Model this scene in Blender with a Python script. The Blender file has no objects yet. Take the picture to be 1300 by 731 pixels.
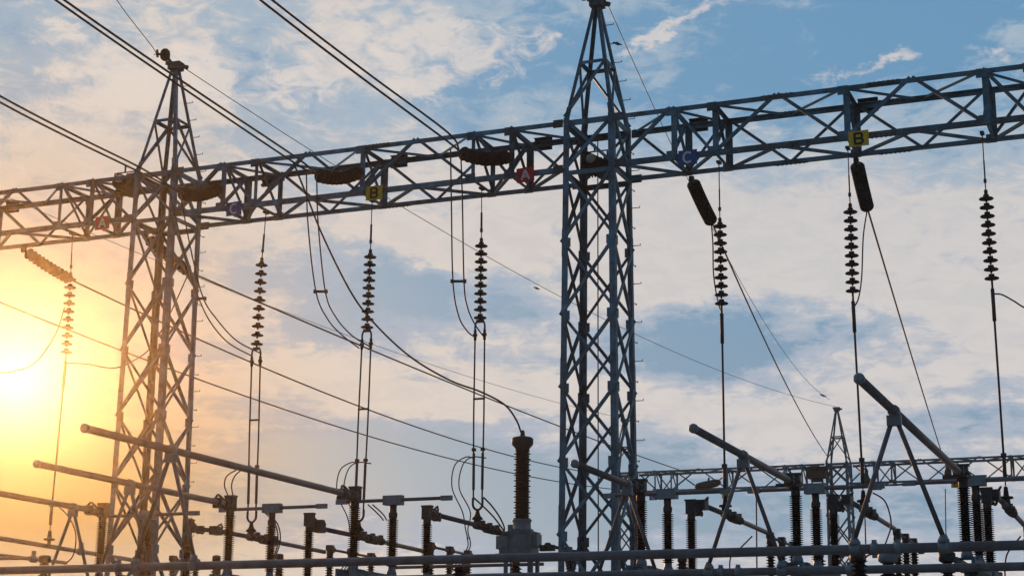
import bpy, math, random
from mathutils import Vector, Matrix
random.seed(7)
S = bpy.context.scene
COL = S.collection
R = math.radians
# ------------------------------------------------------------------ camera
EYE = 1.6
FPX, PIT, YAW, ROL = 2160.27, 0.241091, 0.385029, 0.0095358
F = Vector((-math.sin(YAW)*math.cos(PIT), math.cos(YAW)*math.cos(PIT), math.sin(PIT)))
R0 = Vector((math.cos(YAW), math.sin(YAW), 0)); U0 = R0.cross(F)
RV = math.cos(ROL)*R0 + math.sin(ROL)*U0
UV = -math.sin(ROL)*R0 + math.cos(ROL)*U0
cd = bpy.data.cameras.new('camera'); cam = bpy.data.objects.new('camera', cd); COL.objects.link(cam)
m = Matrix((RV, UV, -F)).transposed().to_4x4(); m.translation = (0, 0, EYE)
cam.matrix_world = m
cd.sensor_width = 36; cd.lens = FPX/1300*36; cd.clip_start = .1; cd.clip_end = 5000
S.camera = cam
# ------------------------------------------------------------------ sun, exposure
SUN = Vector((-0.6131, 0.7697, 0.1779)).normalized()
SUN_EL = math.asin(SUN.z); SUN_AZ = math.atan2(SUN.x, SUN.y)
sd = bpy.data.lights.new('sun', 'SUN'); sun = bpy.data.objects.new('sun', sd); COL.objects.link(sun)
sd.energy = 2.3; sd.angle = R(0.6); sd.color = (1.0, 0.42, 0.11)
sun.rotation_euler = SUN.to_track_quat('Z', 'Y').to_euler()
S.view_settings.view_transform = 'Standard'; S.view_settings.look = 'None'
S.view_settings.exposure = 0; S.view_settings.gamma = 1; S.view_settings.use_curve_mapping = False

def ray(x, y): return F*FPX + RV*(x-650) - UV*(y-365.5)
def azel(x, y):
    d = ray(x, y).normalized()
    return math.degrees(math.atan2(d.x, d.y)), math.degrees(math.asin(d.z))
# ------------------------------------------------------------------ sky (world): Nishita air with cloud banks fixed to compass bearings
W = bpy.data.worlds.new('World'); S.world = W; W.use_nodes = True
nt = W.node_tree; nt.nodes.clear(); L = nt.links
def N(t, **k):
    n = nt.nodes.new(t)
    for a, b in k.items(): setattr(n, a, b)
    return n
def setin(s, v):
    if isinstance(v, bpy.types.NodeSocket): L.new(v, s)
    else: s.default_value = v
def M(op, a, b=0., c=0., clamp=False):
    n = N('ShaderNodeMath', operation=op, use_clamp=clamp)
    for i, v in enumerate((a, b, c)): setin(n.inputs[i], v)
    return n.outputs[0]
def VM(op, a, b=(0, 0, 0), out=0):
    n = N('ShaderNodeVectorMath', operation=op); setin(n.inputs[0], a); setin(n.inputs[1], b)
    return n.outputs[out]
def MIX(f, a, b, bt='MIX'):
    n = N('ShaderNodeMix', data_type='RGBA', blend_type=bt)
    setin(n.inputs[0], f); setin(n.inputs[6], a); setin(n.inputs[7], b)
    return n.outputs[2]
def RAMP(f, st, interp='LINEAR'):
    n = N('ShaderNodeValToRGB'); cr = n.color_ramp; cr.interpolation = interp
    while len(cr.elements) < len(st): cr.elements.new(.5)
    for e, (p, c) in zip(cr.elements, st): e.position = p; e.color = (*c, 1) if len(c) == 3 else c
    L.new(f, n.inputs[0]); return n.outputs[0]
def COMB(x, y, z=0.):
    n = N('ShaderNodeCombineXYZ')
    for i, v in enumerate((x, y, z)): setin(n.inputs[i], v)
    return n.outputs[0]
def NOISE(v, sc, det=6, rough=.55, dist=0., out=0):
    n = N('ShaderNodeTexNoise'); L.new(v, n.inputs['Vector'])
    n.inputs['Scale'].default_value = sc; n.inputs['Detail'].default_value = det
    n.inputs['Roughness'].default_value = rough; n.inputs['Distortion'].default_value = dist
    return n.outputs[out]
tc = N('ShaderNodeTexCoord').outputs['Generated']
dirn = VM('NORMALIZE', tc)
sp = N('ShaderNodeSeparateXYZ'); L.new(dirn, sp.inputs[0])
az = M('MULTIPLY', M('ARCTAN2', sp.outputs[0], sp.outputs[1]), 57.29578)
el = M('MULTIPLY', M('ARCSINE', sp.outputs[2]), 57.29578)
ae = COMB(az, el)
# gentle warp so that cloud banks get torn edges
wn = NOISE(COMB(M('MULTIPLY', az, .16), M('MULTIPLY', el, .30)), 1.0, 5, .6, out=1)
warp = VM('MULTIPLY', VM('SUBTRACT', wn, (.5, .5, .5)), (7.0, 4.2, 0))
wn2 = NOISE(COMB(M('MULTIPLY', az, .7), M('MULTIPLY', el, 1.3)), 1.0, 6, .65, out=1)
warp2 = VM('MULTIPLY', VM('SUBTRACT', wn2, (.5, .5, .5)), (2.6, 1.5, 0))
aew = VM('ADD', VM('ADD', ae, warp), warp2)
aes = VM('ADD', ae, VM('ADD', warp2, VM('MULTIPLY', warp, (.35, .35, 0))))
PXD = 38.0
def blob(px, py, sx, sy, amp, rot=0., src=None):
    a, e = azel(px, py)
    v = VM('SUBTRACT', src or aes, (a, e, 0))
    if rot:
        r = N('ShaderNodeVectorRotate', rotation_type='Z_AXIS'); L.new(v, r.inputs['Vector']); r.inputs['Angle'].default_value = R(rot); v = r.outputs[0]
    v = VM('MULTIPLY', v, (PXD/sx, PXD/sy, 0))
    d2 = VM('DOT_PRODUCT', v, v, out=1)
    return M('MULTIPLY', M('POWER', 2.718, M('MULTIPLY', d2, -.8)), amp)
def SUMB(lst):
    t = None
    for b in lst:
        o = blob(*b); t = o if t is None else M('ADD', t, o)
    return t
# @@SKYBLOBS
blue = SUMB([
 # x, y, sx, sy, amount, tilt : bearings of the blue-grey banks and gaps
 (40, 30, 110, 70, .55), (1080, 40, 330, 130, .85, 6), (640, 80, 150, 75, .42), (330, 70, 80, 60, .35, 30),
 (640, 150, 190, 45, .3), (380, 190, 75, 60, .35), (700, 20, 50, 60, .3), (900, 170, 120, 60, .22),
 (495, 350, 66, 30, .85, 10), (440, 400, 80, 26, .62), (630, 385, 100, 28, .62), (905, 438, 112, 42, 1.1, -6), (1040, 300, 200, 60, -.25), (620, 310, 120, 20, -.3), (800, 330, 60, 60, -.3), (1110, 412, 60, 20, .35), (560, 190, 60, 30, -.1),
 (520, 575, 150, 42, .62), (420, 620, 170, 45, .40), (650, 610, 150, 70, .50), (850, 575, 90, 45, .62), (1230, 535, 170, 32, .52),
 (760, 660, 300, 60, .48), (1050, 610, 120, 30, .25), (300, 110, 60, 30, .2), (20, 120, 60, 30, .2), (760, 420, 60, 20, .2), (230, 440, 80, 18, .45), (120, 508, 90, 12, .45), (300, 560, 90, 14, .3), (340, 500, 90, 16, .28), (330, 345, 60, 20, .3), (1240, 650, 160, 60, .22), (700, 470, 60, 12, .2), (1000, 665, 150, 40, .30),
 (600, 505, 210, 26, -.35, 4), (980, 545, 130, 34, -.4), (700, 560, 90, 14, -.3),
])
veil = NOISE(COMB(M('MULTIPLY', az, .22), M('MULTIPLY', el, .55)), 1.0, 7, .58, .4)
fine = NOISE(COMB(M('MULTIPLY', az, .75), M('MULTIPLY', el, 1.7)), 1.0, 9, .66, .6)
t = M('ADD', M('MULTIPLY', blue, .95), M('MULTIPLY', M('SUBTRACT', veil, .5), 1.10))
t = M('ADD', t, M('MULTIPLY', M('SUBTRACT', fine, .5), 1.0))
streak = NOISE(COMB(M('MULTIPLY', az, .30), M('MULTIPLY', el, 2.6)), 1.0, 8, .62, .3)
t = M('ADD', t, M('MULTIPLY', M('MULTIPLY', M('SUBTRACT', streak, .5), .75), M('SUBTRACT', 1., M('MULTIPLY', M('SUBTRACT', el, 9.), 1/7., clamp=True))))
t = M('ADD', t, .06, clamp=True)
sky = N('ShaderNodeTexSky', sky_type='NISHITA'); sky.sun_disc = False
sky.sun_elevation = SUN_EL; sky.sun_rotation = SUN_AZ
sky.air_density = 1.2; sky.dust_density = 1.5; sky.ozone_density = 2.0; sky.altitude = 50
nish = MIX(1.0, sky.outputs[0], (.05, .05, .05, 1), 'MULTIPLY')
up = M('MULTIPLY', M('SUBTRACT', el, 11.), 1/9., clamp=True)
clear = MIX(up, (.190, .340, .510, 1), (.150, .345, .565, 1))
clear = MIX(.2, clear, nish)
mid = MIX(up, (.400, .460, .550, 1), (.36, .46, .56, 1))
warmer = M('SUBTRACT', 1., M('DIVIDE', M('ADD', az, 40.), 26.), clamp=True)
cream = MIX(up, MIX(warmer, (.660, .625, .610, 1), (.76, .65, .54, 1)), MIX(warmer, (.60, .585, .585, 1), (.72, .65, .60, 1)))
CR_ = cream
def STEP(f, a, b):
    n = N('ShaderNodeMapRange', interpolation_type='SMOOTHSTEP'); L.new(f, n.inputs[0])
    n.inputs[1].default_value = a; n.inputs[2].default_value = b; return n.outputs[0]
cream = MIX(M('MULTIPLY', STEP(fine, .40, .62), .55), cream, VM('MULTIPLY', CR_, (.87, .90, .95)))
c = MIX(STEP(t, .06, .42), cream, mid)
c = MIX(STEP(t, .40, .74), c, clear)
# sunlit wisps and puffs
wz = SUMB([
 (560, 45, 130, 38, .95, 12), (500, 95, 90, 32, .6, 20), (560, 110, 80, 18, .5, -15), (885, 20, 75, 9, .8, -22), (820, 58, 50, 9, .7, -25), (690, 50, 30, 14, .4),
 (1085, 88, 80, 7, .62, -4), (1060, 80, 40, 5, .3), (1265, 72, 26, 8, .8), (1145, 75, 28, 8, .6), (80, 40, 60, 16, .9), (200, 90, 150, 38, .75, -15),
 (120, 150, 130, 50, .6, -20), (390, 110, 40, 45, .65, 25), (300, 120, 90, 26, .5), (130, 240, 200, 40, .45), (960, 165, 70, 22, .35), (1290, 95, 30, 20, .3), (1020, 190, 130, 22, .22)
])
rid = NOISE(COMB(M('MULTIPLY', az, .9), M('MULTIPLY', el, 1.7)), 1.0, 9, .66, .9)
wf = STEP(M('ADD', wz, M('MULTIPLY', M('SUBTRACT', rid, .5), 2.1)), .33, 1.05)
wf = M('MULTIPLY', wf, STEP(wz, .06, .35))
c = MIX(M('MULTIPLY', wf, .85), c, MIX(warmer, (.66, .62, .61, 1), (.80, .71, .64, 1)))
# glow of the low sun on the air round it
cosa = VM('DOT_PRODUCT', dirn, tuple(SUN), out=1)
ang = M('MULTIPLY', M('ARCCOSINE', M('MINIMUM', cosa, 1.)), 57.29578)
def G(s, p=1.0): return M('POWER', 2.718, M('MULTIPLY', M('POWER', M('DIVIDE', ang, s), p), -1.))
ember = SUMB([(40, 650, 230, 62, .85, 0, ae), (150, 560, 220, 70, .35, 0, ae), (0, 560, 170, 90, .35, 0, ae)])
low = M('SUBTRACT', 1., M('MULTIPLY', M('SUBTRACT', el, 4.), 1/9., clamp=True))
c = MIX(M('MULTIPLY', G(7.0, 2.), .50), c, MIX(low, (.80, .64, .42, 1), (.74, .48, .18, 1)))
c = MIX(M('MULTIPLY', M('MINIMUM', ember, 1.), .9), c, MIX(M('MULTIPLY', streak, .8), (.62, .40, .12, 1), (.50, .30, .14, 1)))
dim = M('SUBTRACT', 1., M('MULTIPLY', G(6.5, 2.), .58))
c = VM('MULTIPLY', c, COMB(dim, dim, dim))
g1 = VM('MULTIPLY', COMB(.10, .10, .06), COMB(G(4.2, 1.3), G(4.2, 1.3), G(4.2, 1.3)))
g2 = VM('MULTIPLY', COMB(.4, .45, .45), COMB(G(1.5, 1.4), G(1.5, 1.4), G(1.5, 1.4)))
c = VM('ADD', VM('ADD', c, g1), g2)
# away from the sunset the sky is dim and blue
away = STEP(ang, 36., 75.)
c = MIX(away, c, MIX(t, (.090, .13, .19, 1), (.05, .095, .16, 1)))
c = MIX(STEP(el, 1., -3.), c, (.05, .055, .06, 1))
bg = N('ShaderNodeBackground'); L.new(c, bg.inputs[0]); bg.inputs[1].default_value = 1.0
wo = N('ShaderNodeOutputWorld'); L.new(bg.outputs[0], wo.inputs[0])

# ------------------------------------------------------------------ materials
def mat(name, col, rough=.5, metal=0., var=.25, scale=9., bump=.0, spec=.5, stain=0.):
    mt = bpy.data.materials.new(name); mt.use_nodes = True; n = mt.node_tree
    b = n.nodes['Principled BSDF']
    tcn = n.nodes.new('ShaderNodeTexCoord'); ns = n.nodes.new('ShaderNodeTexNoise')
    n.links.new(tcn.outputs['Object'], ns.inputs['Vector'])
    ns.inputs['Scale'].default_value = scale; ns.inputs['Detail'].default_value = 6; ns.inputs['Roughness'].default_value = .65
    cr = n.nodes.new('ShaderNodeValToRGB'); n.links.new(ns.outputs[0], cr.inputs[0])
    cr.color_ramp.elements[0].position = .3; cr.color_ramp.elements[1].position = .72
    cr.color_ramp.elements[0].color = (*[x*(1-var) for x in col], 1)
    cr.color_ramp.elements[1].color = (*[min(1, x*(1+var)) for x in col], 1)
    if stain:      # broad dull patches that differ from bar to bar, with a little rust
        n2 = n.nodes.new('ShaderNodeTexNoise'); n.links.new(tcn.outputs['Object'], n2.inputs['Vector']); n2.inputs['Scale'].default_value = 1.7; n2.inputs['Detail'].default_value = 8; n2.inputs['Roughness'].default_value = .7
        oi = n.nodes.new('ShaderNodeObjectInfo'); c2 = n.nodes.new('ShaderNodeValToRGB'); n.links.new(n2.outputs[0], c2.inputs[0])
        c2.color_ramp.elements[0].position = .36; c2.color_ramp.elements[1].position = .62
        c2.color_ramp.elements[0].color = (1-stain*.6, 1-stain*1.15, 1-stain*1.4, 1); c2.color_ramp.elements[1].color = (1.1, 1.1, 1.1, 1)
        m1 = n.nodes.new('ShaderNodeMix'); m1.data_type = 'RGBA'; m1.blend_type = 'MULTIPLY'; m1.inputs[0].default_value = 1
        n.links.new(cr.outputs[0], m1.inputs[6]); n.links.new(c2.outputs[0], m1.inputs[7])
        mv = n.nodes.new('ShaderNodeMapRange'); n.links.new(oi.outputs['Random'], mv.inputs[0]); mv.inputs[3].default_value = .72; mv.inputs[4].default_value = 1.25
        hs = n.nodes.new('ShaderNodeHueSaturation'); n.links.new(mv.outputs[0], hs.inputs['Value']); n.links.new(m1.outputs[2], hs.inputs['Color']); n.links.new(hs.outputs[0], b.inputs['Base Color'])
    else: n.links.new(cr.outputs[0], b.inputs['Base Color'])
    mr = n.nodes.new('ShaderNodeMapRange'); n.links.new(ns.outputs[0], mr.inputs[0])
    mr.inputs[3].default_value = max(.05, rough-.12); mr.inputs[4].default_value = min(1, rough+.12)
    n.links.new(mr.outputs[0], b.inputs['Roughness'])
    b.inputs['Metallic'].default_value = metal; b.inputs['Specular IOR Level'].default_value = spec
    if bump:
        bp = n.nodes.new('ShaderNodeBump'); bp.inputs['Strength'].default_value = bump; bp.inputs['Distance'].default_value = .004
        n.links.new(ns.outputs[0], bp.inputs['Height']); n.links.new(bp.outputs[0], b.inputs['Normal'])
    return mt
GALV = mat('galvanised_steel', (.105, .25, .355), .6, .25, .42, 5., .3, stain=.45)
GALVD = mat('weathered_steel', (.12, .18, .21), .65, .25, .4, 5., .3, stain=.4)
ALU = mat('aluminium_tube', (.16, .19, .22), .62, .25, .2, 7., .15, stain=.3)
CASE = mat('cast_aluminium', (.22, .29, .33), .5, .3, .25, 8., .2)
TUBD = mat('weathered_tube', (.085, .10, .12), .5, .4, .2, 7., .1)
PORC = mat('brown_porcelain', (.017, .017, .019), .6, 0, .35, 20., 0., .15)
RUBB = mat('dark_polymer', (.018, .02, .022), .6, 0, .3, 20., 0., .22)
CABLE = mat('stranded_cable', (.05, .055, .06), .6, .3, .3, 40.)
FIT = mat('dark_fitting', (.05, .058, .064), .55, .3, .4, 25.)
YEL = mat('yellow_enamel', (.80, .60, .012), .45, 0, .14, 14.)
RED = mat('red_enamel', (.60, .020, .035), .45, 0, .14, 14.)
BLU = mat('blue_enamel', (.015, .11, .36), .45, 0, .14, 14.)
WHT = mat('white_enamel', (.75, .75, .75), .45, 0, .06, 14.)
BLK = mat('black_enamel', (.012, .012, .012), .45, 0, .1, 14.)
FEA = mat('bird_feathers', (.02, .018, .017), .8, 0, .3, 60.)
LENS = mat('lamp_lens', (.45, .45, .42), .2, 0, .1, 10.)
GRAV = mat('crushed_stone', (.24, .23, .21), .9, 0, .5, 14., 1.)
CONC = mat('concrete', (.32, .31, .29), .85, 0, .2, 6., .4)
# ------------------------------------------------------------------ mesh builder
class MB:
    def __init__(s): s.v = []; s.f = []; s.sm = []
    def add(s, vs, fs, smooth=False):
        o = len(s.v); s.v += [Vector(v) for v in vs]
        s.f += [tuple(i+o for i in f) for f in fs]; s.sm += [smooth]*len(fs); return s
    def box(s, p, q, w, h, up=(0, 0, 1)):
        """bar of section w x h from p to q"""
        p = Vector(p); q = Vector(q); d = (q-p).normalized(); up = Vector(up)
        if abs(d.dot(up)) > .98: up = Vector((0, 1, 0)) if abs(d.y) < .9 else Vector((1, 0, 0))
        a = d.cross(up).normalized()*w/2; b = a.normalized().cross(d).normalized()*h/2
        vs = [e+x*a+y*b for e in (p, q) for x, y in ((-1, -1), (1, -1), (1, 1), (-1, 1))]
        return s.add(vs, [(3, 2, 1, 0), (4, 5, 6, 7), (0, 1, 5, 4), (1, 2, 6, 5), (2, 3, 7, 6), (3, 0, 4, 7)])
    def cbox(s, c, sx, sy, sz):
        c = Vector(c); return s.box(c-Vector((0, 0, sz/2)), c+Vector((0, 0, sz/2)), sx, sy, (0, 1, 0))
    def angle(s, p, q, w, n1, n2, t=.009):
        """L section: flanges along n1 and n2 from the heel line p-q"""
        p = Vector(p); q = Vector(q); d = (q-p).normalized()
        n1 = Vector(n1); n1 = (n1-d*n1.dot(d)).normalized()
        n2 = Vector(n2); n2 = (n2-d*n2.dot(d)-n1*n2.dot(n1)).normalized()
        pr = [(0, 0), (w, 0), (w, t), (t, t), (t, w), (0, w)]
        vs = [e+n1*x+n2*y for e in (p, q) for x, y in pr]; k = 6
        fs = [(i, (i+1) % k, (i+1) % k+k, i+k) for i in range(k)]+[(0, 1, 2, 3), (0, 3, 4, 5), (9, 8, 7, 6), (11, 10, 9, 6)]
        if d.dot(n1.cross(n2)) < 0: fs = [tuple(reversed(f)) for f in fs]
        return s.add(vs, fs)
    def tube(s, pts, r, n=12, cap=True, r1=None):
        pts = [Vector(p) for p in pts]; k = len(pts); vs = []
        t0 = (pts[1]-pts[0]).normalized()
        a = t0.cross(Vector((0, 0, 1)) if abs(t0.z) < .9 else Vector((1, 0, 0))).normalized()
        for i, p in enumerate(pts):
            t = ((pts[min(i+1, k-1)]-p).normalized()+(p-pts[max(i-1, 0)]).normalized()).normalized()
            a = (a-t*a.dot(t)).normalized(); b = t.cross(a)
            rr = r if r1 is None else r+(r1-r)*i/(k-1)
            vs += [p+(a*math.cos(2*math.pi*j/n)+b*math.sin(2*math.pi*j/n))*rr for j in range(n)]
        fs = [(i*n+j, i*n+(j+1) % n, (i+1)*n+(j+1) % n, (i+1)*n+j) for i in range(k-1) for j in range(n)]
        s.add(vs, fs, n > 6)
        if cap:
            o = len(s.v)-k*n
            s.f += [tuple(o+j for j in reversed(range(n))), tuple(o+(k-1)*n+j for j in range(n))]; s.sm += [False]*2
        return s
    def lathe(s, prof, org=(0, 0, 0), axis=(0, 0, 1), n=16, smooth=True):
        org = Vector(org); ax = Vector(axis).normalized()
        a = ax.cross(Vector((0, 1, 0)) if abs(ax.y) < .9 else Vector((1, 0, 0))).normalized(); b = ax.cross(a)
        vs = [org+ax*z+(a*math.cos(2*math.pi*j/n)+b*math.sin(2*math.pi*j/n))*r for r, z in prof for j in range(n)]
        k = len(prof)
        fs = [(i*n+j, i*n+(j+1) % n, (i+1)*n+(j+1) % n, (i+1)*n+j) for i in range(k-1) for j in range(n)]
        s.add(vs, fs, smooth); o = len(s.v)-k*n
        s.f += [tuple(o+j for j in reversed(range(n))), tuple(o+(k-1)*n+j for j in range(n))]; s.sm += [False]*2
        return s
    def sphere(s, c, r, sc=(1, 1, 1), nu=14, nv=8):
        pr = [(max(1e-4, math.sin(math.pi*i/nv))*r, -math.cos(math.pi*i/nv)*r) for i in range(nv+1)]
        o = len(s.v); s.lathe(pr, (0, 0, 0), n=nu)
        for i in range(o, len(s.v)): v = s.v[i]; s.v[i] = Vector(c)+Vector((v.x*sc[0], v.y*sc[1], v.z*sc[2]))
        return s
    def build(s, name, mt, parent=None, origin=None, world=True):
        o0 = Vector(origin) if origin is not None else (Vector(WL.get(parent.name, (0, 0, 0))) if (parent and world) else Vector((0, 0, 0)))
        me = bpy.data.meshes.new(name); me.from_pydata([tuple(v-o0) for v in s.v], [], s.f); me.update()
        me.polygons.foreach_set('use_smooth', s.sm); me.materials.append(mt)
        o = bpy.data.objects.new(name, me); COL.objects.link(o)
        if parent: o.parent = parent
        elif origin is not None: o.location = o0
        WL[o.name] = tuple(o0); return o
WL = {}
def tag(o, label=None, cat=None, group=None, kind=None):
    if label: o['label'] = label
    if cat: o['category'] = cat
    if group: o['group'] = group
    if kind: o['kind'] = kind
    return o
def thing(name, loc, label, cat, group=None):
    o = bpy.data.objects.new(name, None); COL.objects.link(o); o.location = loc; o.empty_display_size = .2
    WL[o.name] = tuple(loc); return tag(o, label, cat, group)
def dup(o, loc, label, group=None, rotz=None):
    r = o.copy(); COL.objects.link(r); r.location = loc; WL[r.name] = tuple(loc)
    if rotz is not None: r.rotation_euler[2] = rotz
    r['label'] = label
    if group: r['group'] = group
    for ch in list(o.children):
        c_ = ch.copy(); COL.objects.link(c_); c_.parent = r
        for g in list(ch.children):
            d_ = g.copy(); COL.objects.link(d_); d_.parent = c_
    return r
E3 = Vector((0, 0, EYE))
def PY(x, y, Y): d = ray(x, y); return d*(Y/d.y)+E3
def PX(x, y, X): d = ray(x, y); return d*(X/d.x)+E3
def PZ(x, y, Z): d = ray(x, y); return d*((Z-EYE)/d.z)+E3
def lerp(a, b, t): return Vector(a)*(1-t)+Vector(b)*t
def spline(pts, n=8):
    pts = [Vector(p) for p in pts]; P = [2*pts[0]-pts[1]]+pts+[2*pts[-1]-pts[-2]]; out = []
    for i in range(1, len(P)-2):
        for j in range(n):
            t = j/n; a, b, c_, d_ = P[i-1:i+3]
            out.append(.5*((2*b)+(c_-a)*t+(2*a-5*b+4*c_-d_)*t*t+(3*b-a-3*c_+d_)*t**3))
    return out+[pts[-1]]
# ------------------------------------------------------------------ ground
gm = MB(); gm.add([(-2500, -2500, 0), (2500, -2500, 0), (2500, 2500, 0), (-2500, 2500, 0)], [(0, 1, 2, 3)])
tag(gm.build('ground', GRAV), kind='structure')
# ------------------------------------------------------------------ gantry
ZB, ZT = 11.6, 12.625          # bottom and top chord heights
YF, YR = 29.33, 30.40          # front and rear chord planes
PEAK = 15.28
def tower(name, cx, yf, label, group='lattice towers of the switchyard', fine=True):
    yr = yf+1.07; yc = yf+.535
    T = thing(name, (cx, yc, 0), label, 'tower', group)
    flare = .30
    def leg(sx, sy, z):
        k = 1 if z >= ZT else 1+flare*(ZT-z)/ZT*.62
        return Vector((cx+sx*.51*k, yc+sy*.535*k, z))
    for sx in (-1, 1):
        for sy in (-1, 1):
            b = MB(); b.angle(leg(sx, sy, .12), leg(sx, sy, ZT+.06), .118, (-sx, 0, 0), (0, -sy, 0), .016)
            b.cbox(leg(sx, sy, .13)+Vector((-sx*.06, -sy*.06, 0)), .3, .3, .02)
            if fine:
                for z in (4.65, 7.4, 9.9):   # splices on the legs
                    p = leg(sx, sy, z); q = leg(sx, sy, z+.55)
                    b.angle(p+Vector((sx*.006, sy*.006, 0)), q+Vector((sx*.006, sy*.006, 0)), .118, (-sx, 0, 0), (0, -sy, 0), .02)
            b.build('leg', GALV, T)
    nodes = [.3, 1.55, 3.0, 4.62, 5.97, 7.36, 8.75, 10.17, 11.6]
    W_ = .057 if fine else .07
    def face(c0, c1, nin, kk=1):
        b = MB(); off = Vector(nin)*.014
        for i in range(len(nodes)-1):
            z0, z1 = nodes[i], nodes[i+1]
            p0, p1 = leg(*c0, z0), leg(*c1, z0); q0, q1 = leg(*c0, z1), leg(*c1, z1)
            b.angle(p0-off, q1-off, W_, (0, 0, 1), nin, .009)
            b.angle(p1+off, q0+off, W_, (0, 0, 1), nin, .009)
            for pp in (p0, p1):   # gussets
                dd = ((p1-p0) if pp == p0 else (p0-p1)).normalized()*.10
                b.box(pp+dd-Vector((0, 0, .09)), pp+dd+Vector((0, 0, .09)), .012, .14, tuple(dd)) if fine else None
        for z in (ZB, ZT):
            b.angle(leg(*c0, z)-Vector(nin)*.004, leg(*c1, z)-Vector(nin)*.004, .115 if z == ZT else .09, (0, 0, -1), nin, .014)
        # bracing between the two beam levels
        b.angle(leg(*c0, ZB)+off, leg(*c1, ZT)+off, W_, (0, 0, 1), nin, .009)
        b.angle(leg(*c1, ZB)-off, leg(*c0, ZT)-off, W_, (0, 0, 1), nin, .009)
        b.build('cross_bracing', GALV, T)
    face((-1, -1), (1, -1), (0, 1, 0)); face((-1, 1), (1, 1), (0, -1, 0))
    face((-1, -1), (-1, 1), (1, 0, 0)); face((1, -1), (1, 1), (-1, 0, 0))
    # peak
    zt = ZT+1.28
    def pk(sx, sy, z):
        k = 1-(z-ZT)/(PEAK-.12-ZT)*.86
        return Vector((cx+sx*.50*k, yc+sy*.525*k, z))
    for sx in (-1, 1):
        for sy in (-1, 1):
            b = MB(); b.angle(pk(sx, sy, ZT+.02), pk(sx, sy, PEAK-.12), .07, (-sx, 0, 0), (0, -sy, 0), .012)
            if fine: b.angle(pk(sx, sy, ZT-.02)+Vector((sx*.01, sy*.01, 0)), pk(sx, sy, ZT+.3)+Vector((sx*.01, sy*.01, 0)), .10, (-sx, 0, 0), (0, -sy, 0), .018)
            b.build('peak_leg', GALV, T)
    b = MB()
    cs = ((-1, -1), (1, -1), (1, 1), (-1, 1))
    for i in range(4):
        a, d_ = cs[i], cs[(i+1) % 4]; nin = ((0, 1, 0), (-1, 0, 0), (0, -1, 0), (1, 0, 0))[i]
        b.angle(pk(*a, zt), pk(*d_, zt), .065, (0, 0, -1), nin, .01)
        b.angle(pk(*a, ZT+.08), pk(*d_, zt-.03), .05, (0, 0, 1), nin, .008)
        if i % 2: b.angle(pk(*d_, ZT+.08), pk(*a, zt-.03), .045, (0, 0, 1), nin, .008)
    b.build('peak_bracing', GALV, T)
    b = MB(); b.cbox((cx, yc, PEAK-.09), .26, .26, .14); b.cbox((cx, yc, PEAK-.005), .30, .22, .03)
    b.box((cx-.13, yc-.2, PEAK-.04), (cx+.2, yc+.18, PEAK-.06), .08, .07)
    b.build('peak_cap', GALVD, T)
    if fine:
        def sbolt(p, d):
            q = p+Vector(d)*.15
            m_ = MB(); m_.tube([p, q+Vector((0, 0, -.004)), q+Vector((0, 0, .03))], .009, 6); m_.build('step_bolt', GALVD, T)
        for k in range(int((ZT-.8)/.38)): sbolt(leg(1, 1, .8+k*.38), (1, 0, 0) if k % 2 else (0, 1, 0))
        for k in range(6): sbolt(pk(1, 1, ZT+.25+k*.38), (1, 0, 0))
        b = MB(); b.tube([(cx-.12, yc+.3, .2), (cx-.10, yc+.3, ZT)], .012, 6)
        b.build('earth_rod', CABLE, T)
    b = MB()
    for sx in (-1, 1):
        for sy in (-1, 1):
            p = leg(sx, sy, 0); b.cbox((p.x, p.y, .06), .6, .6, .12)
    b.build('footing', CONC, T)
    return T
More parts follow.
